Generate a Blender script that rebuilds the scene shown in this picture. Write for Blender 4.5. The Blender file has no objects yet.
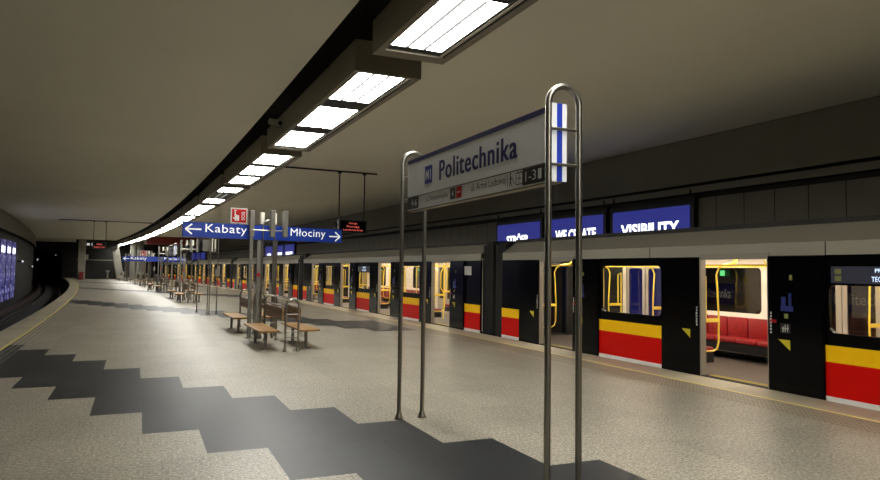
import bpy, bmesh, math, random
from mathutils import Matrix, Vector
random.seed(7)
sc = bpy.context.scene
COL = sc.collection

# ------------------------------------------------------------------ layout
RAD = 780.885            # radius of the curved platform (centre to the left)
U_L, U_R = -3.26, 9.08   # platform edges
CEIL = 5.15
WALL_R, WALL_L = 12.42, -6.75
END = 112.0

def P(s, u, z=0.0):
    """point at distance s along the track, u to the right of the camera, height z"""
    a = s / RAD
    return Vector((-RAD + (RAD + u) * math.cos(a), (RAD + u) * math.sin(a), z))

# ------------------------------------------------------------------ materials
def lin(c):
    return c / 12.92 if c <= 0.04045 else ((c + 0.055) / 1.055) ** 2.4
def rgb(h):
    h = h.lstrip('#')
    return tuple(lin(int(h[i:i + 2], 16) / 255) for i in (0, 2, 4)) + (1.0,)

MATS = {}
def mat(name, col, rough=0.6, metal=0.0, noise=0.0, scale=8.0, spec=0.5, bump=0.0):
    m = bpy.data.materials.new(name); m.use_nodes = True
    nt = m.node_tree; b = nt.nodes['Principled BSDF']
    b.inputs['Roughness'].default_value = rough
    b.inputs['Metallic'].default_value = metal
    b.inputs['Specular IOR Level'].default_value = spec
    c = rgb(col) if isinstance(col, str) else col
    b.inputs['Base Color'].default_value = c
    if noise or bump:
        tc = nt.nodes.new('ShaderNodeTexCoord')
        n = nt.nodes.new('ShaderNodeTexNoise'); n.inputs['Scale'].default_value = scale
        n.inputs['Detail'].default_value = 4
        nt.links.new(tc.outputs['Object'], n.inputs['Vector'])
        if noise:
            r = nt.nodes.new('ShaderNodeMix'); r.data_type = 'RGBA'
            r.inputs[6].default_value = tuple(x * (1 - noise) for x in c[:3]) + (1,)
            r.inputs[7].default_value = tuple(min(1, x * (1 + noise)) for x in c[:3]) + (1,)
            nt.links.new(n.outputs['Fac'], r.inputs[0])
            nt.links.new(r.outputs[2], b.inputs['Base Color'])
        if bump:
            bp = nt.nodes.new('ShaderNodeBump'); bp.inputs['Strength'].default_value = bump
            nt.links.new(n.outputs['Fac'], bp.inputs['Height']); nt.links.new(bp.outputs[0], b.inputs['Normal'])
    MATS[name] = m
    return m

def emis(name, col, strength):
    m = bpy.data.materials.new(name); m.use_nodes = True
    nt = m.node_tree; b = nt.nodes['Principled BSDF']
    c = rgb(col)
    b.inputs['Base Color'].default_value = (0.02, 0.02, 0.02, 1)
    b.inputs['Emission Color'].default_value = c
    b.inputs['Emission Strength'].default_value = strength
    MATS[name] = m
    return m

def uvnode(nt):
    n = nt.nodes.new('ShaderNodeUVMap'); n.uv_map = 'UVMap'; return n
def math_node(nt, op, a, b=None):
    n = nt.nodes.new('ShaderNodeMath'); n.operation = op
    for i, v in enumerate((a, b)):
        if v is None: continue
        if isinstance(v, (int, float)): n.inputs[i].default_value = v
        else: nt.links.new(v, n.inputs[i])
    return n.outputs[0]
def mix_col(nt, fac, a, b):
    n = nt.nodes.new('ShaderNodeMix'); n.data_type = 'RGBA'
    for i, v in ((0, fac), (6, a), (7, b)):
        if isinstance(v, (tuple, float, int)): n.inputs[i].default_value = v
        else: nt.links.new(v, n.inputs[i])
    return n.outputs[2]

def stone(name, c_dark, c_mid, c_light, rough, speck=1.0, big=0.12, joint=0.0, dots=None, tile=(0.575, 1.15), slab=0.16):
    """polished stone laid in tiles; UV = (u, s) in metres"""
    m = bpy.data.materials.new(name); m.use_nodes = True
    nt = m.node_tree; b = nt.nodes['Principled BSDF']
    uv = uvnode(nt)
    n1 = nt.nodes.new('ShaderNodeTexNoise'); n1.inputs['Scale'].default_value = 34; n1.inputs['Detail'].default_value = 5
    n1.inputs['Roughness'].default_value = 0.8
    n2 = nt.nodes.new('ShaderNodeTexNoise'); n2.inputs['Scale'].default_value = 0.9; n2.inputs['Detail'].default_value = 4
    vo = nt.nodes.new('ShaderNodeTexVoronoi'); vo.inputs['Scale'].default_value = 38
    for n in (n1, n2, vo): nt.links.new(uv.outputs[0], n.inputs['Vector'])
    rp = nt.nodes.new('ShaderNodeValToRGB')
    rp.color_ramp.elements[0].position = 0.36; rp.color_ramp.elements[0].color = rgb(c_dark)
    rp.color_ramp.elements[1].position = 0.66; rp.color_ramp.elements[1].color = rgb(c_light)
    e = rp.color_ramp.elements.new(0.5); e.color = rgb(c_mid)
    nt.links.new(n1.outputs['Fac'], rp.inputs[0])
    col = rp.outputs[0]
    # per-grain tint
    cm = nt.nodes.new('ShaderNodeSeparateColor'); nt.links.new(vo.outputs['Color'], cm.inputs[0])
    g = math_node(nt, 'MULTIPLY', math_node(nt, 'SUBTRACT', cm.outputs[0], 0.5), 0.30 * speck)
    w = math_node(nt, 'MULTIPLY', math_node(nt, 'SUBTRACT', n2.outputs['Fac'], 0.5), big * 2)
    # slab to slab tone
    sep = nt.nodes.new('ShaderNodeSeparateXYZ'); nt.links.new(uv.outputs[0], sep.inputs[0])
    tu = math_node(nt, 'DIVIDE', math_node(nt, 'ADD', sep.outputs[0], 1.67), tile[0])
    tv = math_node(nt, 'DIVIDE', sep.outputs[1], tile[1])
    wn = nt.nodes.new('ShaderNodeTexWhiteNoise'); wn.noise_dimensions = '2D'
    cb = nt.nodes.new('ShaderNodeCombineXYZ')
    nt.links.new(math_node(nt, 'FLOOR', tu), cb.inputs[0]); nt.links.new(math_node(nt, 'FLOOR', tv), cb.inputs[1])
    nt.links.new(cb.outputs[0], wn.inputs['Vector'])
    t = math_node(nt, 'MULTIPLY', math_node(nt, 'SUBTRACT', wn.outputs['Value'], 0.5), slab)
    k = math_node(nt, 'ADD', math_node(nt, 'ADD', g, w), math_node(nt, 'ADD', t, 1.0))
    if joint:
        ju = math_node(nt, 'LESS_THAN', math_node(nt, 'FRACT', tu), 0.012)
        jv = math_node(nt, 'LESS_THAN', math_node(nt, 'FRACT', tv), 0.006)
        k = math_node(nt, 'SUBTRACT', k, math_node(nt, 'MULTIPLY', math_node(nt, 'MAXIMUM', ju, jv), joint))
    vm = nt.nodes.new('ShaderNodeVectorMath'); vm.operation = 'SCALE'
    nt.links.new(col, vm.inputs[0]); nt.links.new(k, vm.inputs['Scale'])
    col = vm.outputs[0]
    if dots:
        pu, pv, dcol, rad = dots
        fu = math_node(nt, 'SUBTRACT', math_node(nt, 'FRACT', math_node(nt, 'DIVIDE', sep.outputs[0], pu)), 0.5)
        fv = math_node(nt, 'SUBTRACT', math_node(nt, 'FRACT', math_node(nt, 'DIVIDE', sep.outputs[1], pv)), 0.5)
        d = math_node(nt, 'SQRT', math_node(nt, 'ADD', math_node(nt, 'MULTIPLY', fu, fu), math_node(nt, 'MULTIPLY', fv, fv)))
        mk = math_node(nt, 'LESS_THAN', d, rad)
        col = mix_col(nt, mk, col, rgb(dcol))
    nt.links.new(col, b.inputs['Base Color'])
    rr = math_node(nt, 'ADD', math_node(nt, 'MULTIPLY', n1.outputs['Fac'], 0.25), rough - 0.12)
    nt.links.new(rr, b.inputs['Roughness'])
    b.inputs['Specular IOR Level'].default_value = 0.36
    MATS[name] = m
    return m

granite = stone('granite', '#524e44', '#928c7e', '#c9c3b3', 0.40, joint=0.12, big=0.2)
slate = stone('slate', '#1c1f22', '#24272b', '#2d3135', 0.42, speck=0.5, joint=0.22, slab=0.4)
edge_st = stone('edge stone', '#a69d88', '#b8af9a', '#c8c0ab', 0.45, speck=0.5, tile=(1.0, 1.15))
tact_r = stone('tactile stone', '#8a8373', '#9a9383', '#aaa393', 0.45, speck=0.6, dots=(0.075, 0.075, '#6a5640', 0.30))
tact_l = stone('tactile grooves', '#7b7468', '#8c8578', '#9c9588', 0.45, speck=0.6, dots=(0.11, 0.11, '#c9c2b4', 0.26))
tact_ls = stone('tactile slate', '#1c1f22', '#24272b', '#2d3135', 0.42, speck=0.5, dots=(0.11, 0.11, '#9b968c', 0.26))

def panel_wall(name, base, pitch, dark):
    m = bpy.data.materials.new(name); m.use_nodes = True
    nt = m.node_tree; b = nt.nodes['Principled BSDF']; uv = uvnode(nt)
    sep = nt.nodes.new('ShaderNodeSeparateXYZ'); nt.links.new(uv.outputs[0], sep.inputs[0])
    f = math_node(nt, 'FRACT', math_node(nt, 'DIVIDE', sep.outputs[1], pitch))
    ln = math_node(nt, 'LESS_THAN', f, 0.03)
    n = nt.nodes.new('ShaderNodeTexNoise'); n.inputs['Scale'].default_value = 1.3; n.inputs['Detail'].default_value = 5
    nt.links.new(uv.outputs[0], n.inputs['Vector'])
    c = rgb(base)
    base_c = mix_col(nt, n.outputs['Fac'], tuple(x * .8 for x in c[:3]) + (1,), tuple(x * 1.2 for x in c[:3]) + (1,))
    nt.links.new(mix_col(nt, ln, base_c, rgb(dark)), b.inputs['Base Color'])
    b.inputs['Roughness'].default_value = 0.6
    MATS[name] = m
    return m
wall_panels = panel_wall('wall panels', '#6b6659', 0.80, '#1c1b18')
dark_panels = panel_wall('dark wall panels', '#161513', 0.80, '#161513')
ceil_m = mat('ceiling plaster', '#dcd9c9', 0.85, noise=0.06, scale=0.35)
conc = mat('beam concrete', '#807e74', 0.8, noise=0.14, scale=1.2)
slot_m = mat('black slot paint', '#101010', 0.9)
black_m = mat('dark gutter', '#14120f', 0.7)
ballast_m = mat('track bed', '#131211', 0.95, noise=0.4, scale=9)
tunnel_m = mat('tunnel lining', '#1d1b18', 0.9, noise=0.2, scale=1)
endwall_m = mat('end wall', '#1a1814', 0.7, noise=0.2, scale=0.8)
yellow_l = mat('yellow line paint', '#eddc7c', 0.5, noise=0.12, scale=5)
steel = mat('brushed steel', '#8f8b82', 0.32, 1.0)
grey_steel = mat('grey enamelled steel', '#6d6a62', 0.5, 0.1)
pale_plate = mat('pale plate', '#d6d2c4', 0.5)
rail_m = mat('rail steel', '#45403a', 0.45, 1.0)
lampbox = mat('lamp housing', '#787160', 0.5, noise=0.08, scale=3)
lamp_black = mat('lamp black', '#0c0c0b', 0.6)
louvre = emis('louvre rib', '#e6e8e2', 0.55)
diff_m = emis('lit diffuser', '#fbf9f1', 29.0)
diff_off = mat('unlit diffuser', '#2a2925', 0.5)
wood = mat('bench wood', '#9c7640', 0.42, noise=0.25, scale=10)
wood_d = mat('bench back wood', '#7a5b34', 0.42, noise=0.25, scale=10)
sign_white = mat('sign white', '#e2e4e8', 0.45)
sign_blue = mat('sign blue', '#1d2f96', 0.45)
sign_navy = mat('sign navy', '#15185f', 0.45)
dir_blue = emis('direction blue', '#10359c', 0.16)
MATS['direction blue'].node_tree.nodes['Principled BSDF'].inputs['Base Color'].default_value = rgb('#0e3088')
dir_white = emis('direction white', '#f2f4f2', 0.5)
MATS['direction white'].node_tree.nodes['Principled BSDF'].inputs['Base Color'].default_value = rgb('#e8e8e8')
sign_black = mat('sign black', '#121212', 0.4)
sign_red = mat('sign red', '#a50f1a', 0.55, spec=0.2)
sign_text = mat('sign grey text', '#2b2c30', 0.5)
plate_white = mat('sign plate white', '#eceef0', 0.35)
plate_blue = mat('sign plate blue', '#1f3cb4', 0.35)
disp_red = emis('display red', '#f0655a', 1.0)
disp_box = mat('display case', '#0d0b0a', 0.45)
screen_blue = emis('screen blue', '#3a41ac', 0.48)
screen_white = emis('screen white', '#f2f6ff', 2.2)
screen_case = mat('screen case', '#0b0b0b', 0.5)
black_gloss = mat('car black', '#050506', 0.2, spec=0.12)
car_black = mat('car black matt', '#0b0b0c', 0.4)
leaf_black = mat('door black', '#050506', 0.14, spec=0.13)
stripe_y = mat('stripe yellow', '#ffc70c', 0.4, spec=0.15)
stripe_r = mat('stripe red', '#d20c05', 0.4, spec=0.12)
sill_w = mat('sill white', '#f3f0e9', 0.35)
silver = mat('roof silver', '#979284', 0.42, 0.25, noise=0.05, scale=1)
roof_d = mat('roof dark', '#26241f', 0.7)
cream = mat('interior cream', '#ece5d8', 0.45)
int_floor = mat('car floor', '#4c443e', 0.45, noise=0.12, scale=4)
seat_red = mat('seat red', '#860a0e', 0.5, noise=0.4, scale=9)
seat_brown = mat('seat shell', '#5a1417', 0.4)
rail_y = mat('handrail yellow', '#ecd04a', 0.3)
frame_m = mat('door frame metal', '#8d867c', 0.45, 0.2)
jamb_m = mat('door jamb', '#b9b1a6', 0.4, 0.3)
rubber = mat('bellows rubber', '#131312', 0.8)
int_light = emis('car light strip', '#fff1dc', 21.0)
led_cyan = emis('led text', '#cfe4ff', 1.6)
led_back = emis('led back', '#141c48', 0.22)
green_lit = emis('green sign', '#3cc46a', 1.2)
stick_y = mat('sticker yellow', '#c6b51e', 0.4)
stick_w = mat('sticker white', '#c3c3bf', 0.5)
stick_g = mat('sticker olive', '#77783a', 0.5)
refl_blue = mat('reflection blue', '#14226a', 0.4)
red_beam = mat('red painted beam', '#7a2a24', 0.7)
red_box = mat('red cabinet', '#7a1712', 0.5)
refl_red = mat('dull red reflection', '#35100d', 0.6)
pillar_m = mat('pillar grey', '#8f8a80', 0.7, noise=0.15, scale=2)
tlamp = emis('tunnel lamp', '#f4f6ff', 0.8)
cctv_m = mat('camera grey', '#8c8b84', 0.5)

def glass(name, tint, refl):
    m = bpy.data.materials.new(name); m.use_nodes = True
    nt = m.node_tree; nt.nodes.remove(nt.nodes['Principled BSDF'])
    out = nt.nodes['Material Output']
    tr = nt.nodes.new('ShaderNodeBsdfTransparent'); tr.inputs[0].default_value = tint + (1,)
    gl = nt.nodes.new('ShaderNodeBsdfGlossy'); gl.inputs['Roughness'].default_value = 0.02
    lw = nt.nodes.new('ShaderNodeLayerWeight'); lw.inputs['Blend'].default_value = 0.5
    fac = math_node(nt, 'ADD', math_node(nt, 'MULTIPLY', math_node(nt, 'POWER', lw.outputs['Facing'], 4.0), 0.8), refl)
    mx = nt.nodes.new('ShaderNodeMixShader')
    nt.links.new(fac, mx.inputs[0]); nt.links.new(tr.outputs[0], mx.inputs[1]); nt.links.new(gl.outputs[0], mx.inputs[2])
    nt.links.new(mx.outputs[0], out.inputs[0])
    MATS[name] = m
    return m
glass_c = glass('clear glass', (0.96, 0.96, 0.95), 0.03)
glass_d = glass('tinted glass', (0.62, 0.62, 0.64), 0.05)

def poster(name):
    """lit advertising screen: blue ground with pale vertical figures"""
    m = bpy.data.materials.new(name); m.use_nodes = True
    nt = m.node_tree; b = nt.nodes['Principled BSDF']
    tc = nt.nodes.new('ShaderNodeTexCoord')
    mp = nt.nodes.new('ShaderNodeMapping'); mp.inputs['Scale'].default_value = (1, 0.9, 2.6)
    n = nt.nodes.new('ShaderNodeTexNoise'); n.inputs['Scale'].default_value = 1.6; n.inputs['Detail'].default_value = 6
    n.inputs['Roughness'].default_value = 0.75
    nt.links.new(tc.outputs['Object'], mp.inputs[0]); nt.links.new(mp.outputs[0], n.inputs['Vector'])
    r = nt.nodes.new('ShaderNodeValToRGB')
    r.color_ramp.elements[0].position = 0.42; r.color_ramp.elements[0].color = rgb('#0c0c2c')
    r.color_ramp.elements[1].position = 0.66; r.color_ramp.elements[1].color = rgb('#e9e2ff')
    e = r.color_ramp.elements.new(0.53); e.color = rgb('#37369c')
    nt.links.new(n.outputs['Fac'], r.inputs[0])
    b.inputs['Base Color'].default_value = (0.02, 0.02, 0.02, 1)
    nt.links.new(r.outputs[0], b.inputs['Emission Color'])
    b.inputs['Emission Strength'].default_value = 0.65
    MATS[name] = m
    return m
poster_m = poster('screen picture')

# ------------------------------------------------------------------ mesh builder
class MB:
    def __init__(self):
        self.v, self.f, self.m, self.uv = [], [], [], None
    def add(self, vs, fs, mi=0):
        o = len(self.v); self.v += [tuple(x) for x in vs]
        self.f += [tuple(i + o for i in f) for f in fs]; self.m += [mi] * len(fs)
        return self
    def box(self, x0, x1, y0, y1, z0, z1, mi=0, M=None, bev=0.0):
        if bev:
            bm = bmesh.new(); bmesh.ops.create_cube(bm, size=1)
            for v in bm.verts:
                v.co = Vector(((x0 + x1) / 2 + v.co.x * (x1 - x0), (y0 + y1) / 2 + v.co.y * (y1 - y0), (z0 + z1) / 2 + v.co.z * (z1 - z0)))
            bmesh.ops.bevel(bm, geom=bm.edges[:], offset=bev, segments=2, affect='EDGES', profile=0.5)
            bm.verts.index_update()
            vs = [v.co.copy() for v in bm.verts]; fs = [[v.index for v in f.verts] for f in bm.faces]; bm.free()
        else:
            vs = [Vector((x, y, z)) for x in (x0, x1) for y in (y0, y1) for z in (z0, z1)]
            fs = [(0, 1, 3, 2), (4, 6, 7, 5), (0, 4, 5, 1), (2, 3, 7, 6), (0, 2, 6, 4), (1, 5, 7, 3)]
        if M: vs = [M @ v for v in vs]
        return self.add(vs, fs, mi)
    def tube(self, pts, r, n=8, mi=0, closed=False):
        pts = [Vector(p) for p in pts]; N = len(pts); rings = []
        up = Vector((0.31, 0.17, 0.93)); prev = None
        for i, p in enumerate(pts):
            a = pts[max(i - 1, 0)]; b = pts[min(i + 1, N - 1)]
            t = (b - a).normalized()
            if prev is None:
                x = t.cross(up if abs(t.dot(up)) < 0.9 else Vector((1, 0, 0))).normalized()
            else:
                x = (prev - t * prev.dot(t)).normalized()
            prev = x; y = t.cross(x)
            rings.append([p + (x * math.cos(2 * math.pi * k / n) + y * math.sin(2 * math.pi * k / n)) * r for k in range(n)])
        vs = [v for rg in rings for v in rg]; fs = []
        for i in range(N - 1):
            for k in range(n):
                fs.append((i * n + k, i * n + (k + 1) % n, (i + 1) * n + (k + 1) % n, (i + 1) * n + k))
        fs.append(tuple(range(n - 1, -1, -1))); fs.append(tuple((N - 1) * n + k for k in range(n)))
        return self.add(vs, fs, mi)
    def cyl(self, c, r0, r1, h, n=16, mi=0):
        c = Vector(c)
        vs = [c + Vector((r0 * math.cos(2 * math.pi * k / n), r0 * math.sin(2 * math.pi * k / n), 0)) for k in range(n)]
        vs += [c + Vector((r1 * math.cos(2 * math.pi * k / n), r1 * math.sin(2 * math.pi * k / n), h)) for k in range(n)]
        fs = [(k, (k + 1) % n, n + (k + 1) % n, n + k) for k in range(n)] + [tuple(range(n - 1, -1, -1)), tuple(range(n, 2 * n))]
        return self.add(vs, fs, mi)
    def prism(self, prof, y0, y1, mi=0, closed=True):
        """profile of (x, z) points swept along y"""
        n = len(prof)
        vs = [Vector((x, y0, z)) for x, z in prof] + [Vector((x, y1, z)) for x, z in prof]
        fs = [(k, (k + 1) % n, n + (k + 1) % n, n + k) for k in range(n if closed else n - 1)]
        if closed: fs += [tuple(range(n - 1, -1, -1)), tuple(range(n, 2 * n))]
        return self.add(vs, fs, mi)
    def build(self, name, mats, parent=None, smooth=False, fixn=True):
        me = bpy.data.meshes.new(name); me.from_pydata(self.v, [], self.f)
        for m in (mats if isinstance(mats, (list, tuple)) else [mats]): me.materials.append(m)
        me.polygons.foreach_set('material_index', self.m)
        if self.uv is not None:
            self.uv += [(0.0, 0.0)] * (len(self.v) - len(self.uv))
            l = me.uv_layers.new(name='UVMap')
            for poly in me.polygons:
                for li in poly.loop_indices: l.data[li].uv = self.uv[me.loops[li].vertex_index]
        me.update()
        if fixn:
            bm = bmesh.new(); bm.from_mesh(me); bmesh.ops.recalc_face_normals(bm, faces=bm.faces[:]); bm.to_mesh(me); bm.free()
        if smooth:
            me.polygons.foreach_set('use_smooth', [True] * len(me.polygons))
            try: me.set_sharp_from_angle(angle=math.radians(40))
            except Exception: pass
        o = bpy.data.objects.new(name, me); COL.objects.link(o)
        if parent: o.parent = parent
        return o

def struct(name, mb, mats, **k):
    o = mb.build(name, mats, **k); o['kind'] = 'structure'; return o
def thing(name, label, cat, s=0, u=0, z=0, rot=0.0, group=None):
    o = bpy.data.objects.new(name, None); COL.objects.link(o)
    o.empty_display_size = 0.2
    o.location = P(s, u, z); o.rotation_euler = (0, 0, s / RAD + rot)
    o['label'] = label; o['category'] = cat
    if group: o['group'] = group
    return o
def tag(o, label, cat, group=None):
    o['label'] = label; o['category'] = cat
    if group: o['group'] = group
    return o
def copy_tree(o, parent=None):
    c = o.copy(); COL.objects.link(c)
    if parent: c.parent = parent
    for ch in list(o.children): copy_tree(ch, c)
    return c

def text(name, body, m, parent, origin, X, Y, width=None, height=None, bold=0.0, align='L', depth=0.002, spacing=1.0, fat=0.0):
    """flat lettering: origin = lower left (or centre for 'C') in the parent's space"""
    cu = bpy.data.curves.new(name, 'FONT'); cu.body = body; cu.size = 1.0; cu.offset = bold; cu.resolution_u = 3
    cu.space_character = spacing; cu.align_x = 'CENTER' if align == 'C' else 'LEFT'
    tmp = bpy.data.objects.new(name + '_tmp', cu); COL.objects.link(tmp)
    bpy.context.view_layer.update()
    dg = bpy.context.evaluated_depsgraph_get()
    me = bpy.data.meshes.new_from_object(tmp.evaluated_get(dg))
    bpy.data.objects.remove(tmp); bpy.data.curves.remove(cu)
    xs = [v.co.x for v in me.vertices]; ys = [v.co.y for v in me.vertices]
    x0, x1, y0, y1 = min(xs), max(xs), min(ys), max(ys)
    kx = width / (x1 - x0) if width else None
    ky = height / (y1 - y0) if height else None
    kx = kx or ky; ky = ky or kx
    X = Vector(X); Y = Vector(Y); Z = X.cross(Y); o3 = Vector(origin)
    for v in me.vertices:
        px = (v.co.x - (x0 + x1) / 2) * kx if align == 'C' else (v.co.x - x0) * kx
        py = (v.co.y - (y0 + y1) / 2) * ky if align == 'C' else (v.co.y - y0) * ky
        v.co = o3 + X * px + Y * py + Z * depth
    if fat:                                   # heavier strokes: the same letters laid twice more, a hair to either side
        vs = [v.co.copy() for v in me.vertices]; fs = [tuple(p.vertices) for p in me.polygons]; n = len(vs)
        me = bpy.data.meshes.new(name)
        me.from_pydata(vs + [v + X * fat + Z * .0004 for v in vs] + [v - X * fat + Z * .0008 for v in vs], [],
                       fs + [tuple(i + n for i in f) for f in fs] + [tuple(i + 2 * n for i in f) for f in fs])
    me.materials.clear(); me.materials.append(m)
    for p in me.polygons: p.material_index = 0
    me.name = name
    o = bpy.data.objects.new(name, me); COL.objects.link(o)
    if parent: o.parent = parent
    return o

LX, LZ = (0, -1, 0), (0, 0, 1)          # writing that faces the platform from a wall on the right (-u side)

# ------------------------------------------------------------------ setting
def sweep(mb, prof, s0, s1, step=2.5, mi=0):
    """profile of (u, z) points carried along the track; UV = (running width, s)"""
    n = max(1, int(math.ceil((s1 - s0) / step))); base = len(mb.v)
    if mb.uv is None: mb.uv = []
    run = [0.0]
    for i in range(1, len(prof)): run.append(run[-1] + math.hypot(prof[i][0] - prof[i - 1][0], prof[i][1] - prof[i - 1][1]))
    for k in range(n + 1):
        s = s0 + (s1 - s0) * k / n
        for i, (u, z) in enumerate(prof):
            mb.v.append(tuple(P(s, u, z))); mb.uv.append((run[i], s))
    L = len(prof)
    for k in range(n):
        for i in range(L - 1):
            a = base + k * L + i
            mb.f.append((a, a + 1, a + L + 1, a + L)); mb.m.append(mi)
    return mb

S0 = -22.0
# floor: granite with zigzag bands of dark slate
ub = [-1.67 + 0.575 * k for k in range(-1, 17)]
tops = {-1: 16.8, 0: 15.7, 1: 14.55, 2: 13.24, 3: 12.0, 4: 10.85, 5: 9.8, 6: 8.73, 7: 7.7, 8: 6.55, 9: 5.45}
bots = {-1: 12.75, 0: 11.6, 1: 10.48, 2: 9.22, 3: 8.04, 4: 7.0, 5: 5.87, 6: 4.72, 7: 3.6, 8: 2.45, 9: 1.35}
for k in range(10, 18):
    tops[k] = tops[9] - 1.12 * (k - 9); bots[k] = bots[9] - 1.12 * (k - 9)
fl = MB(); fl.uv = []
def fquad(u0, u1, s0, s1, mi):
    n = max(1, int(math.ceil((s1 - s0) / 1.6)))
    for k in range(n):
        a = s0 + (s1 - s0) * k / n; b = s0 + (s1 - s0) * (k + 1) / n
        o = len(fl.v)
        for (u, s) in ((u0, a), (u1, a), (u1, b), (u0, b)):
            fl.v.append(tuple(P(s, u, 0))); fl.uv.append((u, s))
        fl.f.append((o, o + 1, o + 2, o + 3)); fl.m.append(mi)
cols = [(U_L, -2.63, 2, 2, None), (-2.57, -2.245, 4, 5, -1)] + \
       [(ub[i], ub[i + 1], 0, 1, i - 1) for i in range(len(ub) - 2)]
last_u = cols[-1][1]
cols = [c for c in cols if c[0] < 7.72]
cols[-1] = (cols[-1][0], 7.72, 0, 1, cols[-1][4])
cols += [(7.72, 8.36, 3, 3, None), (8.42, U_R, 2, 2, None)]
for u0, u1, ma, mb_, k in cols:
    if k is None:
        fquad(u0, u1, S0, END, ma); continue
    cur = S0
    rng = range(-1, 6)
    for rep in rng:
        lo, hi = bots[k] + 23 * rep, tops[k] + 23 * rep
        if k == -1 and u0 < -2.3: lo, hi = lo + 1.1, hi + 1.1
        lo, hi = max(lo, S0), min(hi, END)
        if hi <= cur + .01: continue
        if lo > cur: fquad(u0, u1, cur, lo, ma)
        fquad(u0, u1, lo, hi, mb_); cur = hi
    if cur < END: fquad(u0, u1, cur, END, ma)
for u0, u1 in ((-2.63, -2.57), (8.36, 8.42)): fquad(u0, u1, S0, END, 6)
struct('floor', fl, [granite, slate, edge_st, tact_r, tact_l, tact_ls, yellow_l], fixn=False)
# platform faces below the edges
pf = MB(); sweep(pf, [(U_L + 0.12, -1.15), (U_L + 0.12, -0.12), (U_L, -0.12), (U_L, -0.002)], S0, END)
sweep(pf, [(U_R, -0.002), (U_R, -0.12), (U_R - 0.12, -0.12), (U_R - 0.12, -1.15)], S0, END)
struct('trim_1', pf, conc)
# track beds
tb = MB(); sweep(tb, [(WALL_L - 0.2, -1.15), (U_L + 0.12, -1.15)], S0, END + 60); struct('floor_track_left', tb, ballast_m)
tb = MB(); sweep(tb, [(U_R - 0.12, -1.15), (WALL_R + 0.4, -1.15)], S0, END + 30); struct('floor_track_right', tb, ballast_m)
# ceiling with the black central slot
ce = MB()
sweep(ce, [(WALL_L, CEIL), (2.36, CEIL)], S0, END, mi=0)
sweep(ce, [(2.36, CEIL), (2.36, CEIL + .55), (3.98, CEIL + .55), (3.98, CEIL)], S0, END, mi=1)
sweep(ce, [(3.98, CEIL), (WALL_R, CEIL)], S0, END, mi=0)
struct('ceiling', ce, [ceil_m, slot_m], fixn=False)
# walls
wr = MB()
sweep(wr, [(WALL_R + .03, CEIL), (WALL_R, 4.02)], S0, END, mi=0)
sweep(wr, [(WALL_R, 4.02), (WALL_R + .22, 4.0), (WALL_R + .22, 3.95)], S0, END, mi=1)
sweep(wr, [(WALL_R + .22, 3.95), (WALL_R + .02, 3.95), (WALL_R + .02, 3.79)], S0, END, mi=0)
sweep(wr, [(WALL_R + .02, 3.79), (WALL_R + .18, 3.78), (WALL_R + .18, 3.66)], S0, END, mi=1)
sweep(wr, [(WALL_R + .18, 3.66), (WALL_R + .12, 3.66), (WALL_R + .12, -1.15)], S0, END, mi=2)
struct('wall_right', wr, [conc, black_m, wall_panels], fixn=False)
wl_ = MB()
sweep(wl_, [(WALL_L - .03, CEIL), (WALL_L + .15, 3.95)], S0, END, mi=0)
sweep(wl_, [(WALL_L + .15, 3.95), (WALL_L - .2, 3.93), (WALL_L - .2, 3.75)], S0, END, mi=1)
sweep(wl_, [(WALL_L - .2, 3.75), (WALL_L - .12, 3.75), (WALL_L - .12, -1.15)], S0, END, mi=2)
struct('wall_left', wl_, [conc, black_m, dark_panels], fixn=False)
# far end wall over the platform and beyond it the dark tunnel mouths
ew = MB()
a = END / RAD
def cross(mb, s, u0, u1, z0, z1, mi=0):
    mb.add([P(s, u0, z0), P(s, u1, z0), P(s, u1, z1), P(s, u0, z1)], [(0, 1, 2, 3)], mi)
cross(ew, END, U_L, U_R, -1.15, CEIL + .6)
cross(ew, END, WALL_L - .3, U_L, 3.9, CEIL + .6)
cross(ew, END, U_R, WALL_R + .3, 3.9, CEIL + .6)
struct('wall_end', ew, endwall_m, fixn=False)
tn = MB()
sweep(tn, [(U_L, -1.15), (U_L, 3.9), (WALL_L - .2, 3.9), (WALL_L - .2, -1.15)], END, END + 60)
cross(tn, END + 60, WALL_L - .3, U_L, -1.2, 4)
sweep(tn, [(U_R, -1.15), (U_R, 3.9), (WALL_R + .2, 3.9), (WALL_R + .2, -1.15)], END, END + 30)
cross(tn, END + 30, U_R, WALL_R + .3, -1.2, 4)
struct('wall_tunnel', tn, tunnel_m, fixn=False)
bw = MB(); cross(bw, S0, WALL_L - .3, WALL_R + .3, -1.2, CEIL + .6); struct('wall_back', bw, endwall_m, fixn=False)

# running rails, one thing each
def rail(u, label):
    mb = MB()
    sweep(mb, [(u - .07, -1.14), (u - .07, -1.12), (u - .012, -1.09), (u - .012, -1.01), (u - .035, -1.0), (u - .035, -.965), (u + .035, -.965), (u + .035, -1.0), (u + .012, -1.01), (u + .012, -1.09), (u + .07, -1.12), (u + .07, -1.14)], S0, END + 40, 3)
    mb.uv = None
    tag(mb.build('rail', rail_m), label, 'rail', 'running rails of the empty left track')
rail(-4.05, 'steel running rail of the left track, nearest the platform edge')
rail(-5.49, 'steel running rail of the left track, nearest the advertising wall')
mb = MB(); sweep(mb, [(-6.2, -1.0), (-6.2, -.82), (-5.98, -.82), (-5.98, -1.0)], S0, END + 40, 3); mb.uv = None  # added strip: its dull red stands in for a reflection beside the track
tag(mb.build('red_reflection_strip', refl_red), 'dark red strip in place of a reflection below the advertising wall', 'reflection strip')

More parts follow.
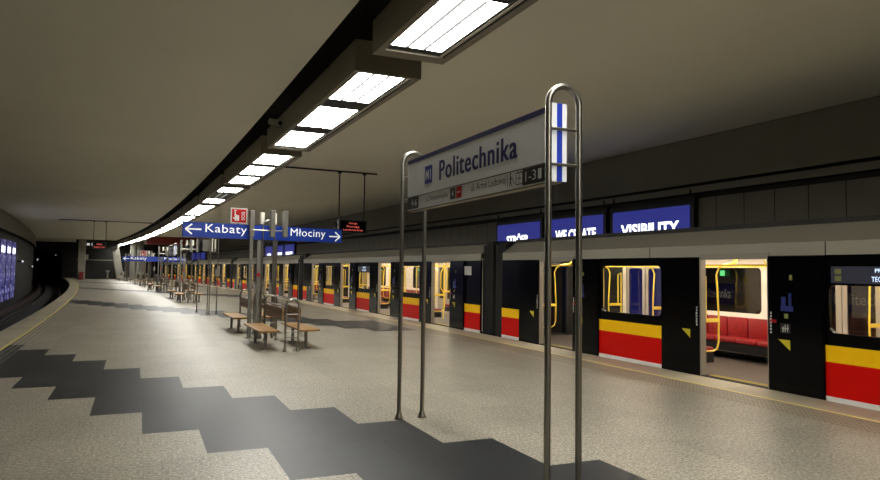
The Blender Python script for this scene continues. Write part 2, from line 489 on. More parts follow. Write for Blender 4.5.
# ------------------------------------------------------------------ ceiling lights
ORD = ['first', 'second', 'third', 'fourth', 'fifth', 'sixth', 'seventh', 'eighth', 'ninth', 'tenth', 'eleventh', 'twelfth', 'thirteenth', 'fourteenth', 'fifteenth']
def make_lamp():
    root = thing('ceiling_light_box', '', 'ceiling light')
    mb = MB()
    x0, x1, L, z0, z1 = -.505, .505, 7.0, 0.0, .42
    # sides and ends, open below where the panels sit
    t = .05
    mb.box(x0, x0 + .09, 0, L, z0, z1); mb.box(x1 - .09, x1, 0, L, z0, z1)
    mb.box(x0 + .09, x1 - .09, 0, .09, z0, z1); mb.box(x0 + .09, x1 - .09, L - .24, L, z0, z1)
    mb.box(x0, x1, 0, L, z1, z1 + .03)
    mb.build('housing', lampbox, root)
    bl = MB()
    for a, b in ((.1 + 1.76, .1 + 2.36), (.1 + 4.13, .1 + 4.75)): bl.box(x0 + .09, x1 - .09, a, b, .03, .06)
    bl.box(x0 + .09, x1 - .09, 6.61, L - .24, .03, .06)
    bl.box(x1 - .2, x1 - .165, .09, L - .24, .02, .06); bl.box(x1 - .125, x1 - .09, .09, L - .24, .02, .06)
    bl.build('spacer', lamp_black, root)
    tr = MB(); tr.box(x1 - .165, x1 - .125, .09, L - .24, .012, .05); tr.build('edge_rail', jamb_m, root)
    for a in (.1, 2.46, 4.85):
        p = MB(); p.box(x0 + .1, x1 - .2, a, a + 1.76, .03, .06)
        d = p.build('diffuser', diff_m, root)
        for k in (1, 2):
            q = MB(); xx = x0 + .1 + .705 * k / 3
            q.box(xx - .022, xx + .022, a + .02, a + 1.74, .022, .0305)
            q.build('louvre_strip', louvre, d)
    for yy in (.7, 3.5, 6.3):
        hg = MB(); hg.box(-.32, .32, yy - .03, yy + .03, z1 + .03, z1 + .08); hg.tube([(0, yy, z1 + .08), (0, yy, z1 + .66)], .03, 8); hg.build('hanger', slot_m, root)
    return root
lamp0 = make_lamp()
starts = [9.1 + 7.745 * k for k in range(-3, 14) if 9.1 + 7.745 * k + 7 < END + 1]
n = 0
for i, s in enumerate(starts):
    o = lamp0 if i == 0 else copy_tree(lamp0)
    o.location = P(s, 3.155, 4.605)
    o.rotation_euler = (0, 0, (s + 3.5) / RAD)
    o['group'] = 'long ceiling light boxes over the platform'
    if s < 0:
        o['label'] = 'long grey ceiling light box behind the viewpoint'
    else:
        n += 1
        o['label'] = ORD[n - 1] + ' long light box of the curved ceiling row, counted from the camera' if n > 1 else 'nearest long light box of the ceiling row, cut by the top edge'
        if n == 4:
            o['label'] = 'fourth light box of the curved row, its middle panel dark'
            d = [c for c in o.children if c.name.startswith('diffuser')]
            d.sort(key=lambda c: sum(v.co.y for v in c.data.vertices))
            me = d[1].data.copy(); me.materials[0] = diff_off; d[1].data = me; d[1]['label'] = 'unlit dark panel'

# surveillance camera on the side of the second lamp box
cam_t = thing('surveillance_camera', 'small grey surveillance camera fixed beside the second ceiling light box', 'camera', 14.3, 2.50, 4.86)
M = Matrix.Rotation(math.radians(20), 4, 'Z') @ Matrix.Rotation(math.radians(12), 4, 'X')
mb = MB(); mb.box(-.06, .06, -.19, .19, -.055, .055, M=M, bev=.012); mb.build('camera_body', cctv_m, cam_t)
mb = MB(); mb.box(-.07, .07, -.24, .14, .055, .07, M=M); mb.build('sun_shield', cctv_m, cam_t)
mb = MB(); mb.tube([(0, 0, -.05), (.05, 0, -.1), (.15, 0, -.1)], .014, 8); mb.build('bracket', grey_steel, cam_t)
mb = MB(); mb.cyl((0, 0, 0), .038, .038, .02, 16); o = mb.build('lens', leaf_black, cam_t); o.matrix_local = M @ Matrix.Translation((0, -.2, 0)) @ Matrix.Rotation(math.pi / 2, 4, 'X')

# ------------------------------------------------------------------ hoop frames
def hoop_pts(w, h, n=12):
    r = w / 2
    pts = [(-r, 0, 0.0), (-r, 0, 0.3 * h), (-r, 0, h - r)]
    pts += [(-r * math.cos(math.pi * k / n), 0, h - r + r * math.sin(math.pi * k / n)) for k in range(1, n)]
    return pts + [(r, 0, h - r), (r, 0, 0.3 * h), (r, 0, 0.0)]
def hoop(parent, x, y, w, h, r, rungs=(), name='hoop_frame', feet=True, rot=0.0):
    mb = MB(); mb.tube(hoop_pts(w, h), r, 12)
    M = Matrix.Translation((x, y, 0)) @ Matrix.Rotation(rot, 4, 'Z')
    mb.v = [tuple(M @ Vector(v)) for v in mb.v]
    f = mb.build(name, steel, parent, smooth=True)
    for z in rungs:
        q = MB(); q.tube([M @ Vector((-w / 2, 0, z)), M @ Vector((w / 2, 0, z))], r * .5, 8); q.build('rung', steel, f, smooth=True)
    if feet:
        for sx in (-1, 1):
            q = MB(); c = M @ Vector((sx * w / 2, 0, 0))
            q.cyl(c, r * 2.0, r * 2.0, .03, 16); q.cyl(c + Vector((0, 0, .03)), r * 1.75, r * 1.1, .05, 16)
            q.build('foot_collar', steel, f, smooth=True)
    return f

def name_sign(s_near, length, label, full=True):
    root = thing('station_name_sign', label, 'station sign', s_near, 3.03, 0, group='hooped station name signs')
    hoop(root, 0, 0, .288, 3.28, .026, (2.935, 2.65)); hoop(root, 0, length, .30, 3.25, .026, (2.935, 2.65))
    y0, y1, z0, z1 = .03, length - .03, 2.52, 3.13
    bx0, bx1 = -.092, .010
    b = MB(); b.box(bx0, bx1, y0 + .012, y1, z0, z1); b.build('sign_board', sign_white, root)
    q = MB(); q.box(bx0 - .003, bx1 + .003, y0 + .012, y1, z1 - .045, z1 + .003); q.build('top_band', sign_navy, root)
    q = MB(); q.box(bx0 + .004, bx1 - .004, y0 + .012, y1, z0 - .012, z0); q.build('bottom_rail', lampbox, root)
    # near end plate: white - blue - white
    e = MB(); e.box(bx0 - .004, bx1 + .038, y0, y0 + .012, z0, z1 + .02); ep = e.build('end_plate', plate_white, root)
    e = MB(); e.box(-.046, .002, y0 - .004, y0, z0, z1 + .02); e.build('end_stripe', plate_blue, ep)
    for side in (-1, 1):
        X = (0, side, 0)                      # reading direction
        xf = bx0 if side < 0 else bx1
        def Y(d):                             # d metres from the reader's left end
            return (y1 - d) if side < 0 else (y0 + .012 + d)
        text('station_name', 'Politechnika', sign_navy, root, (xf, Y(.97), 2.785), X, LZ, width=1.68, height=.215, bold=.006, spacing=1.10, fat=.008)
        def plate(name, d0, d1, za, zb, m, par=root):
            p = MB(); a, c = sorted((Y(d0), Y(d1))); h = .003
            p.box(min(xf, xf + side * h), max(xf, xf + side * h), a, c, za, zb); return p.build(name, m, par)
        lg = plate('line_badge', .55, .76, 2.785, 2.99, sign_blue)
        text('badge_letters', 'M1', sign_white, lg, (xf + side * .003, Y(.58), 2.83), X, LZ, width=.15, height=.115, bold=.02)
        plate('divider_line', 0, y1 - y0 - .02, 2.672, 2.68, sign_black)
        d1 = plate('exit_number_plate', .0, .36, 2.53, 2.67, sign_black)
        text('exit_numbers', '4-6', sign_white, d1, (xf + side * .003, Y(.14), 2.56), X, LZ, width=.17, height=.085)
        text('street_name', 'ul. Nowowiejska', sign_text, root, (xf, Y(.60), 2.565), X, LZ, width=.60, height=.075)
        k = plate('pictogram_plate', 1.26, 1.39, 2.545, 2.665, sign_black)
        text('pictogram', '4', sign_white, k, (xf + side * .003, Y(1.30), 2.57), X, LZ, width=.05, height=.07)
        k = plate('red_plate', 1.41, 1.54, 2.545, 2.665, sign_red)
        text('pictogram', '-', sign_white, k, (xf + side * .003, Y(1.44), 2.60), X, LZ, width=.07, height=.012)
        text('street_name', 'al. Armii Ludowej', sign_text, root, (xf, Y(1.76), 2.56), X, LZ, width=.70, height=.095)
        # walking figure and ticket pictograms
        p = MB(); c = Y(2.54)
        h = .003
        def bar(a, b, w):
            A = Vector(a); B = Vector(b); t = (B - A).normalized(); nn = Vector((0, -t.z, t.y)) * w
            p.add([A + nn, A - nn, B - nn, B + nn], [(0, 1, 2, 3)])
        xx = xf + side * .003
        def pt(dd, z): return (xx, c + (1 if side > 0 else -1) * dd, z)
        bar(pt(-.05, 2.54), pt(-.05, 2.66), .004)
        bar(pt(0, 2.59), pt(0.005, 2.64), .010); bar(pt(0, 2.645), pt(0, 2.665), .010); bar(pt(0, 2.59), pt(.03, 2.545), .006); bar(pt(0, 2.59), pt(-.02, 2.545), .006); bar(pt(0, 2.625), pt(.045, 2.60), .005); bar(pt(.05, 2.59), pt(.07, 2.56), .004)
        for da, db in (((.10, 2.55), (.21, 2.55)), ((.21, 2.55), (.21, 2.65)), ((.21, 2.65), (.10, 2.65)), ((.10, 2.65), (.10, 2.55)), ((.12, 2.60), (.19, 2.60)), ((.155, 2.56), (.155, 2.65)), ((.13, 2.65), (.13, 2.67)), ((.18, 2.65), (.18, 2.67))): bar(pt(*da), pt(*db), .004)
        p.build('pictogram', sign_text, root, fixn=False)
        d2 = plate('exit_number_plate', 2.75, y1 - y0 - .02, 2.53, 2.67, sign_black)
        text('exit_numbers', '1-3', sign_white, d2, (xf + side * .003, Y(2.80), 2.56), X, LZ, width=.17, height=.085)
        q = MB(); a_, c_ = sorted((Y(3.00), Y(3.05)))
        q.box(min(xf + side * .003, xf + side * .005), max(xf + side * .003, xf + side * .005), a_, c_, 2.56, 2.645); q.build('pictogram', sign_white, d2)
    return root
name_sign(4.51, 3.26, 'large white station name board on tall steel hoops, nearest the camera')
name_sign(46.5, 3.26, 'white station name board on steel hoops far behind the direction sign')
name_sign(84.5, 3.26, 'farthest white station name board on steel hoops, near the platform end')

# ------------------------------------------------------------------ direction signs and pylons
def make_pylon():
    root = thing('platform_pylon', '', 'pylon')
    for x, y, zt in ((-.35, -.10, 2.62), (-.19, -.30, 2.50)):
        p = MB(); p.box(x - .045, x + .045, y - .04, y + .04, 0, zt, bev=.008); po = p.build('post', grey_steel, root)
        q = MB(); q.box(x - .09, x + .09, y - .08, y + .08, 0, .02); q.build('foot_plate', grey_steel, po)
    for x, y in ((-.35, -.10), (.13, -.34), (.46, -.34)):
        q = MB(); q.box(x - .055, x + .055, y - .12, y + .12, 2.60, 3.28, bev=.01); q.build('upright_plate', grey_steel, root)
    hoop(root, .07, -.22, .30, 3.03, .022, (2.77,), feet=True)
    for x, y, z0, z1 in ((-.02, .34, 2.95, 3.26), (.30, .34, 2.95, 3.26)):
        q = MB(); q.box(x - .05, x + .05, y - .12, y + .12, z0, z1, bev=.01); q.build('pale_plate', pale_plate, root)
        q = MB(); q.tube([(x, y, 0), (x, y, z0)], .02, 10); q.build('thin_pole', steel, root, smooth=True)
    q = MB(); q.tube([(-.35, -.3, 2.76), (.50, -.3, 2.76)], .018, 8); q.build('crossbar', steel, root, smooth=True)
    q = MB(); q.box(-.25, -.13, -.37, -.34, 1.18, 1.34, bev=.01); h = q.build('call_box', grey_steel, root)
    q = MB(); q.cyl((0, 0, 0), .045, .045, .03, 14); b = q.build('call_button', sign_red, root)
    b.matrix_local = Matrix.Translation((-.19, -.34, 1.62)) @ Matrix.Rotation(math.pi / 2, 4, 'X'); b['label'] = 'red round call button'
    return root
pyl0 = make_pylon()
pys = [(18.0, 'grey steel pylon of posts and hoops behind the nearest benches'),
       (39.4, 'grey pylon with pale upright plates on top, beyond the four-pole stand'),
       (54.3, 'grey pylon under the far blue direction sign'),
       (70.0, 'grey steel pylon between the far benches near the slanted pillar'),
       (88.5, 'farthest grey steel pylon on the platform')]
for i, (s, lab) in enumerate(pys):
    o = pyl0 if i == 0 else copy_tree(pyl0)
    o.location = P(s, 3.0); o.rotation_euler = (0, 0, s / RAD); o['label'] = lab; o['group'] = 'grey platform pylons'

def direction_sign(s, rot, label, sos=True, u=3.1, dz=0.0):
    root = thing('direction_sign', label, 'direction sign', s, u, dz, rot, group='blue direction signs')
    x0, x1, z0, z1 = -2.20, 2.25, 2.54, 2.915
    b = MB(); b.box(x0, x1, -.03, .03, z0, z1); b.build('sign_board', dir_blue, root)
    X = (1, 0, 0)
    yf = -.032
    text('destination', 'Kabaty', dir_white, root, (-1.65, yf, 2.61), X, LZ, width=1.08, height=.27, spacing=1.06)
    text('destination', 'M\u0142ociny', dir_white, root, (.66, yf, 2.61), X, LZ, width=1.06, height=.27, spacing=1.06)
    def arrow(tipx, tailx, z):
        p = MB(); d = 1 if tailx > tipx else -1; y = yf - .003; w = .018
        def bar(a, c):
            A = Vector((a[0], y, a[1])); B = Vector((c[0], y, c[1])); t = (B - A).normalized(); nn = Vector((-t.z, 0, t.x)) * w
            p.add([A + nn, A - nn, B - nn, B + nn], [(0, 1, 2, 3)])
        bar((tipx + .02 * d, z), (tailx, z)); bar((tipx, z), (tipx + .16 * d, z + .125)); bar((tipx, z), (tipx + .16 * d, z - .125))
        p.build('arrow', dir_white, root, fixn=False)
    arrow(-2.14, -1.75, 2.735); arrow(2.19, 1.84, 2.71)
    for x in (-.38, .30):
        q = MB(); q.tube([(x, .06, -dz), (x, .06, 2.86)], .028, 12); q.cyl((x, .06, -dz), .06, .06, .03, 14); q.build('pole', steel, root, smooth=True)
    if sos:
        e = MB(); e.box(-.88, -.44, -.05, -.02, 2.93, 3.33); e = e.build('emergency_plate', stick_w, root)
        f = MB(); f.box(-.85, -.47, -.056, -.05, 2.96, 3.30); f.build('red_field', sign_red, e)
        text('emergency_letters', 'SOS', stick_w, e, (-.51, -.056, 3.02), (0, 0, 1), (-1, 0, 0), width=.22, height=.09, bold=.02)
        hnd = MB()
        hnd.box(-.78, -.66, -.061, -.056, 3.00, 3.11, bev=.002)
        for k, hh in enumerate((.15, .05, .04, .03)): hnd.box(-.78 + .03 * k, -.78 + .03 * k + .024, -.061, -.056, 3.11, 3.11 + hh)
        hnd.box(-.82, -.78, -.061, -.056, 3.05, 3.08); hnd.box(-.80, -.73, -.061, -.056, 3.255, 3.275)
        hnd.build('hand_pictogram', stick_w, e)
        e.location = (-.14, 0, 0)
        q = MB(); q.box(-.82, -.78, -.02, .03, 2.88, 2.95); q.build('bracket', grey_steel, root)
    return root
direction_sign(18.2, .24, 'wide blue direction sign with white arrows and a red square above, behind the nearest benches')
direction_sign(55.0, .05, 'far blue direction sign with white lettering, second from the camera', u=2.45, dz=-.38)

# four-pole information stand
def info_stand(s, label):
    root = thing('information_stand', label, 'information stand', s, 2.66, 0, group='four-pole information stands')
    for x, y, h in ((-.25, .9, 2.85), (-.02, -.6, 2.95), (.06, -.5, 2.95), (.34, -.4, 2.9)):
        q = MB(); q.tube([(x, y, 0), (x, y, h)], .022, 10); q.cyl((x, y, 0), .05, .05, .03, 12); q.build('pole', steel, root, smooth=True)
    q = MB(); q.box(-.2, .10, -.03, .03, 2.42, 2.86, bev=.01); q.build('grey_panel', grey_steel, root)
    for x in (.16, .27):
        q = MB(); q.box(x - .025, x + .025, -.10, .10, 2.42, 2.9, bev=.008); q.build('pale_plate', pale_plate, root)
    q = MB(); q.tube([(-.25, .9, 2.5), (.34, -.4, 2.5)], .016, 8); q.tube([(-.02, -.6, 2.38), (.34, -.4, 2.38)], .016, 8); q.build('crossbar', steel, root, smooth=True)
    q = MB(); q.box(.26, .40, -.46, -.43, 1.45, 1.75, bev=.006); q.build('notice_case', grey_steel, root)
    return root
info_stand(27.9, 'four-pole steel information stand below the left arrow of the direction sign')
info_stand(62.0, 'far four-pole steel information stand beyond the second direction sign')

# ------------------------------------------------------------------ benches
def make_bench():
    root = thing('double_bench', '', 'bench')
    L = 2.2
    for sx in (-1, 1):
        xs0, xs1 = sorted((sx * .23, sx * .67))
        se = MB()
        for k in range(5):
            w = (xs1 - xs0) / 5; se.box(xs0 + k * w + .004, xs0 + (k + 1) * w - .004, 0, L, .405, .445, bev=.008)
        for yy in (.35, L - .35): se.box(xs0 + .03, xs1 - .03, yy - .03, yy + .03, .37, .405)
        se.build('seat', wood, root)
        bk = MB(); a, b = sorted((sx * .17, sx * .21))
        bk.box(a, b, -.10, L - .35, .66, .79, bev=.008); bk.box(a, b, -.10, L - .35, .80, .93, bev=.008)
        bk.build('backrest', wood_d, root)
        for yy in (.42, L - .42):
            lg = MB(); lg.box(sx * .45 - .03, sx * .45 + .03, yy - .03, yy + .03, 0, .37); lg.box(sx * .45 - .09, sx * .45 + .09, yy - .07, yy + .07, 0, .015)
            lg.build('leg', grey_steel, root)
    hoop(root, 0, -.17, .28, 1.12, .024, (.80, .42, .30)); hoop(root, 0, L + .08, .28, 1.12, .024, (.80, .42))
    q = MB()
    for sx in (-1, 1): q.tube([(sx * .14, -.17, .96), (sx * .14, L + .08, .96)], .018, 8)
    q.tube([(0, -.17, 1.12), (0, L + .08, 1.12)], .018, 8)
    q.build('top_rail', steel, root, smooth=True)
    return root
bench0 = make_bench()
bl = [(14.95, 3.07, 'nearest wooden double bench, back to back with a steel hoop at its end'),
      (19.1, 3.08, 'wooden double bench directly behind the pylon of the nearest direction sign'),
      (36.2, 2.9, 'wooden double bench just in front of the pylon with pale plates'),
      (40.6, 2.9, 'wooden double bench just behind the pylon with pale plates'),
      (50.8, 2.9, 'wooden double bench under the second direction sign, nearer one'),
      (57.0, 2.9, 'wooden double bench just beyond the second direction sign'),
      (67.0, 2.9, 'far wooden double bench in front of the fourth pylon'),
      (72.5, 2.9, 'far wooden double bench beyond the fourth pylon'),
      (92.5, 2.9, 'farthest wooden double bench, beside the slanted pillar')]
for i, (s, u, lab) in enumerate(bl):
    o = bench0 if i == 0 else copy_tree(bench0)
    o.location = P(s, u); o.rotation_euler = (0, 0, (s + 1.2) / RAD); o['label'] = lab; o['group'] = 'wooden double benches along the platform'

# ------------------------------------------------------------------ hanging displays
def hanging_display(s, uc, ru0, ru1, z0, z1, rods, label, lines, w=.5):
    root = thing('hanging_display', label, 'display', s, uc, 0, .03, group='hanging train displays')
    q = MB(); q.box(-w, w, -.09, .09, z0, z1, bev=.012); q.build('display_case', disp_box, root)
    q = MB(); q.box(-w + .05, w - .05, -.094, -.09, z0 + .05, z1 - .05); q.build('display_face', leaf_black, root)
    hgt = (z1 - z0 - .1) / len(lines)
    for i, (t, ww) in enumerate(lines):
        text('display_text', t, disp_red, root, (0, -.096, z1 - .06 - hgt * (i + .5)), (1, 0, 0), LZ, width=ww, height=hgt * .72, align='C')
    for x in rods:
        q = MB(); q.tube([(x, 0, z1), (x, 0, CEIL - .04)], .022, 8); q.cyl((x, 0, CEIL - .1), .05, .10, .06, 12); q.build('rod', black_m, root, smooth=True)
    q = MB(); q.box(ru0 - uc, ru1 - uc, -.03, .03, CEIL - .05, CEIL); q.build('ceiling_rail', black_m, root)
    q = MB(); q.box(-w - .16, -w - .06, -.05, .05, z0 + .2, z1 - .06, bev=.01); q.tube([(-w - .08, 0, z1 - .15), (-w, 0, z1 - .15)], .015, 6); q.build('loudspeaker', black_m, root)
    return root
hanging_display(22.3, 6.73, 3.98, 7.6, 3.03, 3.47, (-.48, .42), 'black hanging display with three red text lines, right of the nearest direction sign',
                [('Uwaga', .30), ('Poci\u0105g', .45), ('techniczny', .72)])
hanging_display(56.5, -1.28, -4.0, 2.3, 3.02, 3.55, (-.42, .42), 'far black hanging display with red text over the left part of the platform',
                [('Kabaty', .36), ('Kabaty 5 min', .7)], w=.46)

# ------------------------------------------------------------------ lit advertising screens on the track walls
def wall_screen(s0, s1, z0, z1, body, label, cyan=False):
    sm = (s0 + s1) / 2; L = s1 - s0
    root = thing('advertising_screen', label, 'screen', sm, WALL_R + .10, 0, group='lit advertising screens on the right track wall')
    q = MB(); q.box(-.14, -.01, -L / 2 - .13, L / 2 + .13, z0 - .12, z1 + .10); q.build('screen_case', screen_case, root)
    q = MB(); q.box(-.150, -.14, -L / 2, L / 2, z0, z1); q.build('screen_face', screen_blue, root)
    q = MB(); q.box(-.10, -.01, -L / 2 - .13, L / 2 + .13, z1 + .10, z1 + .22); q.tube([(-.12, -L / 2, z1 + .2), (-.12, -L / 2, z1 + .4)], .02, 6); q.tube([(-.12, L / 2, z1 + .2), (-.12, L / 2, z1 + .4)], .02, 6); q.build('screen_bracket', black_m, root)
    if body:
        text('screen_letters', body, screen_white, root, (-.152, 0, 2.965), LX, LZ, width=L * (.76 if body != 'STR\u00d6ER' else .52), height=.34, bold=.035, align='C')
    return root
wall_screen(19.3, 22.17, .5, 3.5, 'STR\u00d6ER', 'lit blue screen on the track wall, left one of the near three')
wall_screen(16.0, 18.76, .5, 3.5, 'WE CREATE', 'lit blue screen on the track wall, middle one of the near three')
wall_screen(12.66, 15.6, .5, 3.5, 'VISIBILITY', 'lit blue screen on the track wall reading VISIBILITY, right one of the near three')
for k, (w, nm) in enumerate((('STR\u00d6ER', 'left'), ('WE CREATE', 'middle'), ('VISIBILITY', 'right'))):
    b = 59.3 - k * 3.3
    wall_screen(b, b + 2.87, .5, 3.7, w, 'far lit screen above the train behind the direction sign, %s one of three' % nm)
for k, nm in enumerate(('left', 'middle', 'right')):
    wall_screen(98.5 - k * 3.3, 101.3 - k * 3.3, .5, 3.7, None, 'farthest lit blue screen on the right track wall, %s one of three' % nm)
def left_screen(s0, s1, label):
    sm = (s0 + s1) / 2; L = s1 - s0
    root = thing('advertising_screen', label, 'screen', sm, WALL_L, 0, group='lit advertising screens on the left track wall')
    q = MB(); q.box(-.10, .12, -L / 2 - .1, L / 2 + .1, -.6, 3.45); q.build('screen_case', screen_case, root)
    q = MB(); q.box(.12, .13, -L / 2, L / 2, -.5, 3.35); q.build('screen_face', poster_m, root)
    q = MB(); q.box(.13, .134, -L * .36, L * .30, 2.55, 2.95); q.build('caption_panel', screen_white, root)
left_screen(54.7, 57.5, 'lit blue and white screen on the left track wall, farthest of the row')
left_screen(51.4, 54.2, 'lit blue and white screen on the left track wall, second farthest of the row')
left_screen(48.1, 50.9, 'lit blue and white screen on the left track wall, third from its far end')
left_screen(44.8, 47.6, 'lit blue and white screen on the left track wall, cut by the frame edge')

# station names along the track wall
for s, hw, lab in ((8.36, .85, 'dark blue station name plate on the track wall, seen through the nearest car window'),
               (11.98, .52, 'dark blue station name plate on the track wall, seen through the nearest open door')):
    root = thing('wall_name_plate', lab, 'station sign', s, WALL_R + .10, 0, group='station name plates on the right track wall')
    q = MB(); q.box(-.03, .0, -hw, hw, 1.10, 1.58); q.build('plate', sign_navy, root)
    text('station_name', 'Politechnika', pale_plate, root, (-.032, hw * .84, 1.24), LX, LZ, width=hw * 1.64, height=.22)

# ------------------------------------------------------------------ metro cars
CL = 21.05; DC = (2.67, 7.89, 13.05, 18.38); OW = .73; LW = .95; W = 2.75
def rrect(a0, a1, z0, z1, r, n=5):
    pts = []
    for cx, cz, st in ((a1 - r, z0 + r, -90), (a1 - r, z1 - r, 0), (a0 + r, z1 - r, 90), (a0 + r, z0 + r, 180)):
        for k in range(n + 1):
            t = math.radians(st + 90 * k / n); pts.append((cx + r * math.cos(t), cz + r * math.sin(t)))
    return pts
def holed(a0, a1, z0, z1, hole, x0, x1):
    """a slab in the car side with a rounded window hole"""
    bm = bmesh.new()
    def loop(pts):
        vs = [bm.verts.new((x0, a, z)) for a, z in pts]
        return [bm.edges.new((vs[i], vs[(i + 1) % len(vs)])) for i in range(len(vs))]
    es = loop([(a0, z0), (a1, z0), (a1, z1), (a0, z1)]) + loop(hole)
    bmesh.ops.triangle_fill(bm, use_beauty=True, edges=es)
    r = bmesh.ops.extrude_face_region(bm, geom=bm.faces[:])
    for g in r['geom']:
        if isinstance(g, bmesh.types.BMVert): g.co.x = x1
    bm.verts.index_update()
    mb = MB(); mb.add([v.co.copy() for v in bm.verts], [[v.index for v in f.verts] for f in bm.faces]); bm.free()
    return mb

def make_car():
    root = thing('metro_car', '', 'metro car')
    H = 2.10
    # floor, ceiling, roof
    q = MB(); q.box(.06, W - .06, .1, CL - .1, -.12, 0); q.build('car_floor', int_floor, root)
    q = MB(); q.box(.05, W - .05, .02, CL - .02, 2.13, 2.17); q.build('car_ceiling', cream, root)
    for x in (.75, 1.85):
        q = MB(); q.box(x, x + .14, .4, CL - .4, 2.105, 2.13); q.build('light_strip', int_light, root)
    q = MB(); q.prism([(0, H), (0, 2.30), (.42, 2.60), (.42, 2.56), (.04, 2.27), (.04, H)], 0, CL)
    q.prism([(W, H), (W, 2.30), (W - .42, 2.60), (W - .42, 2.56), (W - .04, 2.27), (W - .04, H)], 0, CL); q.build('roof_cove', silver, root)
    q = MB(); q.prism([(.41, 2.59), (.41, 2.675), (.8, 2.70), (1.37, 2.71), (W - .8, 2.70), (W - .41, 2.675), (W - .41, 2.59)], 0, CL); q.build('roof', roof_d, root)
    jn = MB()
    for a in (3.7, 7.6, 11.35, 15.1): jn.box(-.004, .002, a - .008, a + .008, H, 2.30)
    jn.build('roof_joint', roof_d, root)
    q = MB(); q.box(.08, W - .08, .3, CL - .3, -.95, -.14); q.build('underframe', car_black, root)
    # near side, door openings left clear
    panels = []; edges = [0.0]
    for i, d in enumerate(DC):
        panels.append((edges[-1], d - OW - LW)); edges.append(d + OW + LW)
    panels.append((edges[-1], CL))
    for side in (0, 1):
        x0, x1 = (0.0, .06) if side == 0 else (W, W - .06)
        xo = -1 if side == 0 else 1
        for i, (a0, a1) in enumerate(panels):
            big = 0 < i < 4
            if big:
                z1h = 1.66 if (i == 2 and side == 0) else 1.94
                hole = rrect(a0 + .06, a1 - .06, .97, z1h, .10)
                mb = holed(a0, a1, -.3, H, hole, x0, x1)
                po = mb.build('side_panel', black_gloss, root)
                g = MB(); xm = x0 - xo * .02; g.box(min(xm, xm + .008), max(xm, xm + .008), a0 + .05, a1 - .05, .96, z1h + .01); g.build('window_glass', glass_c if side == 0 else glass_d, po)
                if side == 1:   # cream lining round the far window
                    li = holed(a0 - LW + .06, a1 + LW - .06, .10, 2.13, rrect(a0 + .06, a1 - .06, .97, 1.94, .10), W - .061, W - .085); li.build('wall_lining', cream, root)
            else:
                mb = MB(); mb.box(min(x0, x1), max(x0, x1), a0, a1, -.3, H); po = mb.build('side_panel', black_gloss, root)
                li = MB(); xa = x1 - xo * .0; li.box(min(x1, x1 - xo * .02), max(x1, x1 - xo * .02), a0, a1 + (LW if i == 0 else 0), .02, 2.13); li.build('wall_lining', cream, root)
            if side == 0:
                e = .012
                s_ = MB(); s_.box(-e, 0, a0, a1, .55, .79); s_.build('yellow_band', stripe_y, po)
                s_ = MB(); s_.box(-e, 0, a0, a1, .06, .55); s_.build('red_band', stripe_r, po)
                s_ = MB(); s_.box(-e - .004, 0, a0, a1, -.14, .06); s_.build('white_sill', sill_w, po)
        if side == 0:
            a0, a1 = panels[2]
            dd = MB(); dd.box(-.004, .0, a0 + .1, a1 - .1, 1.69, 1.93); de = dd.build('destination_display', led_back, root)
            text('display_text', 'PRZEJAZD', led_cyan, de, (-.005, (a0 + a1) / 2 - .05, 1.865), LX, LZ, width=.40, height=.07, align='C', bold=.01)
            text('display_text', 'TECHNICZNY', led_cyan, de, (-.005, (a0 + a1) / 2 - .05, 1.755), LX, LZ, width=.50, height=.07, align='C', bold=.01)
            for zz in (1.72, 1.82):
                q = MB(); q.box(-.006, -.004, a1 - .26, a1 - .16, zz, zz + .075); q.build('small_sticker', stick_g, de)
    # doors
    for i, d in enumerate(DC):
        # near side: leaves slid open over the body
        for sg in (-1, 1):
            a0, a1 = sorted((d + sg * OW, d + sg * (OW + LW)))
            mb = MB(); mb.box(-.055, -.012, a0, a1, -.06, H - .005, bev=.012)
            lf = mb.build('door_leaf', leaf_black, root)
            bk = MB(); bk.box(.0, .06, a0, a1, -.3, H); bk.build('door_pocket', car_black, root)
            lin_ = MB(); lin_.box(.06, .075, a0, a1, .02, 2.13); lin_.build('pocket_lining', cream, root)
            t = MB(); am = d + sg * (OW + .30)
            t.add([(-.057, am + .11, .80), (-.057, am - .10, .80), (-.057, am - .10, .64)], [(0, 1, 2)]); t.build('yellow_sticker', stick_y, lf, fixn=False)
            t = MB(); ed = d + sg * (OW + .05); random.seed(3)
            for k in range(7): t.box(-.0575, -.055, ed - .022, ed + .022 * random.random(), .88 + .05 * k, .915 + .05 * k)
            t.build('edge_lettering', stick_w, lf)
            if sg < 0:
                t = MB(); c = am - .02
                t.box(-.0575, -.055, c - .09, c + .09, .90, 1.05); t.build('pictogram_sticker', car_black, lf)
                t2 = MB()
                t2.box(-.059, -.0575, c - .05, c - .035, .92, 1.03); t2.box(-.059, -.0575, c - .005, c + .01, .92, 1.03); t2.box(-.059, -.0575, c + .03, c + .05, .92, 1.0); t2.box(-.059, -.0575, c - .06, c + .06, .965, .98); t2.build('pictogram', stick_w, lf)
                t3 = MB(); t3.box(-.0575, -.055, a1 - .16, a1 - .03, 1.05, 1.10); t3.build('red_mark', sign_red, lf)  # narrow red bar near the opening edge of the leaf
                t4 = MB(); c4 = am - .05  # bluish reflection on the glossy leaf, laid on as flat blue shapes
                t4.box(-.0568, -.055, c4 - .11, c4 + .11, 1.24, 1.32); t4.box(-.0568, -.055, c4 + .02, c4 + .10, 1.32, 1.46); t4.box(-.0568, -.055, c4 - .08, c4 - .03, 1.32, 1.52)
                t4.build('blue_reflection', refl_blue, lf)
                t5 = MB(); t5.box(-.0568, -.055, c4 - .02, c4 + .05, 1.13, 1.20); t5.build('small_sticker', stick_g, lf)
                t5 = MB(); t5.box(-.0568, -.055, c4 - .10, c4 - .05, 1.72, 1.80); t5.build('small_sticker', stick_g, lf)
        fr = MB()
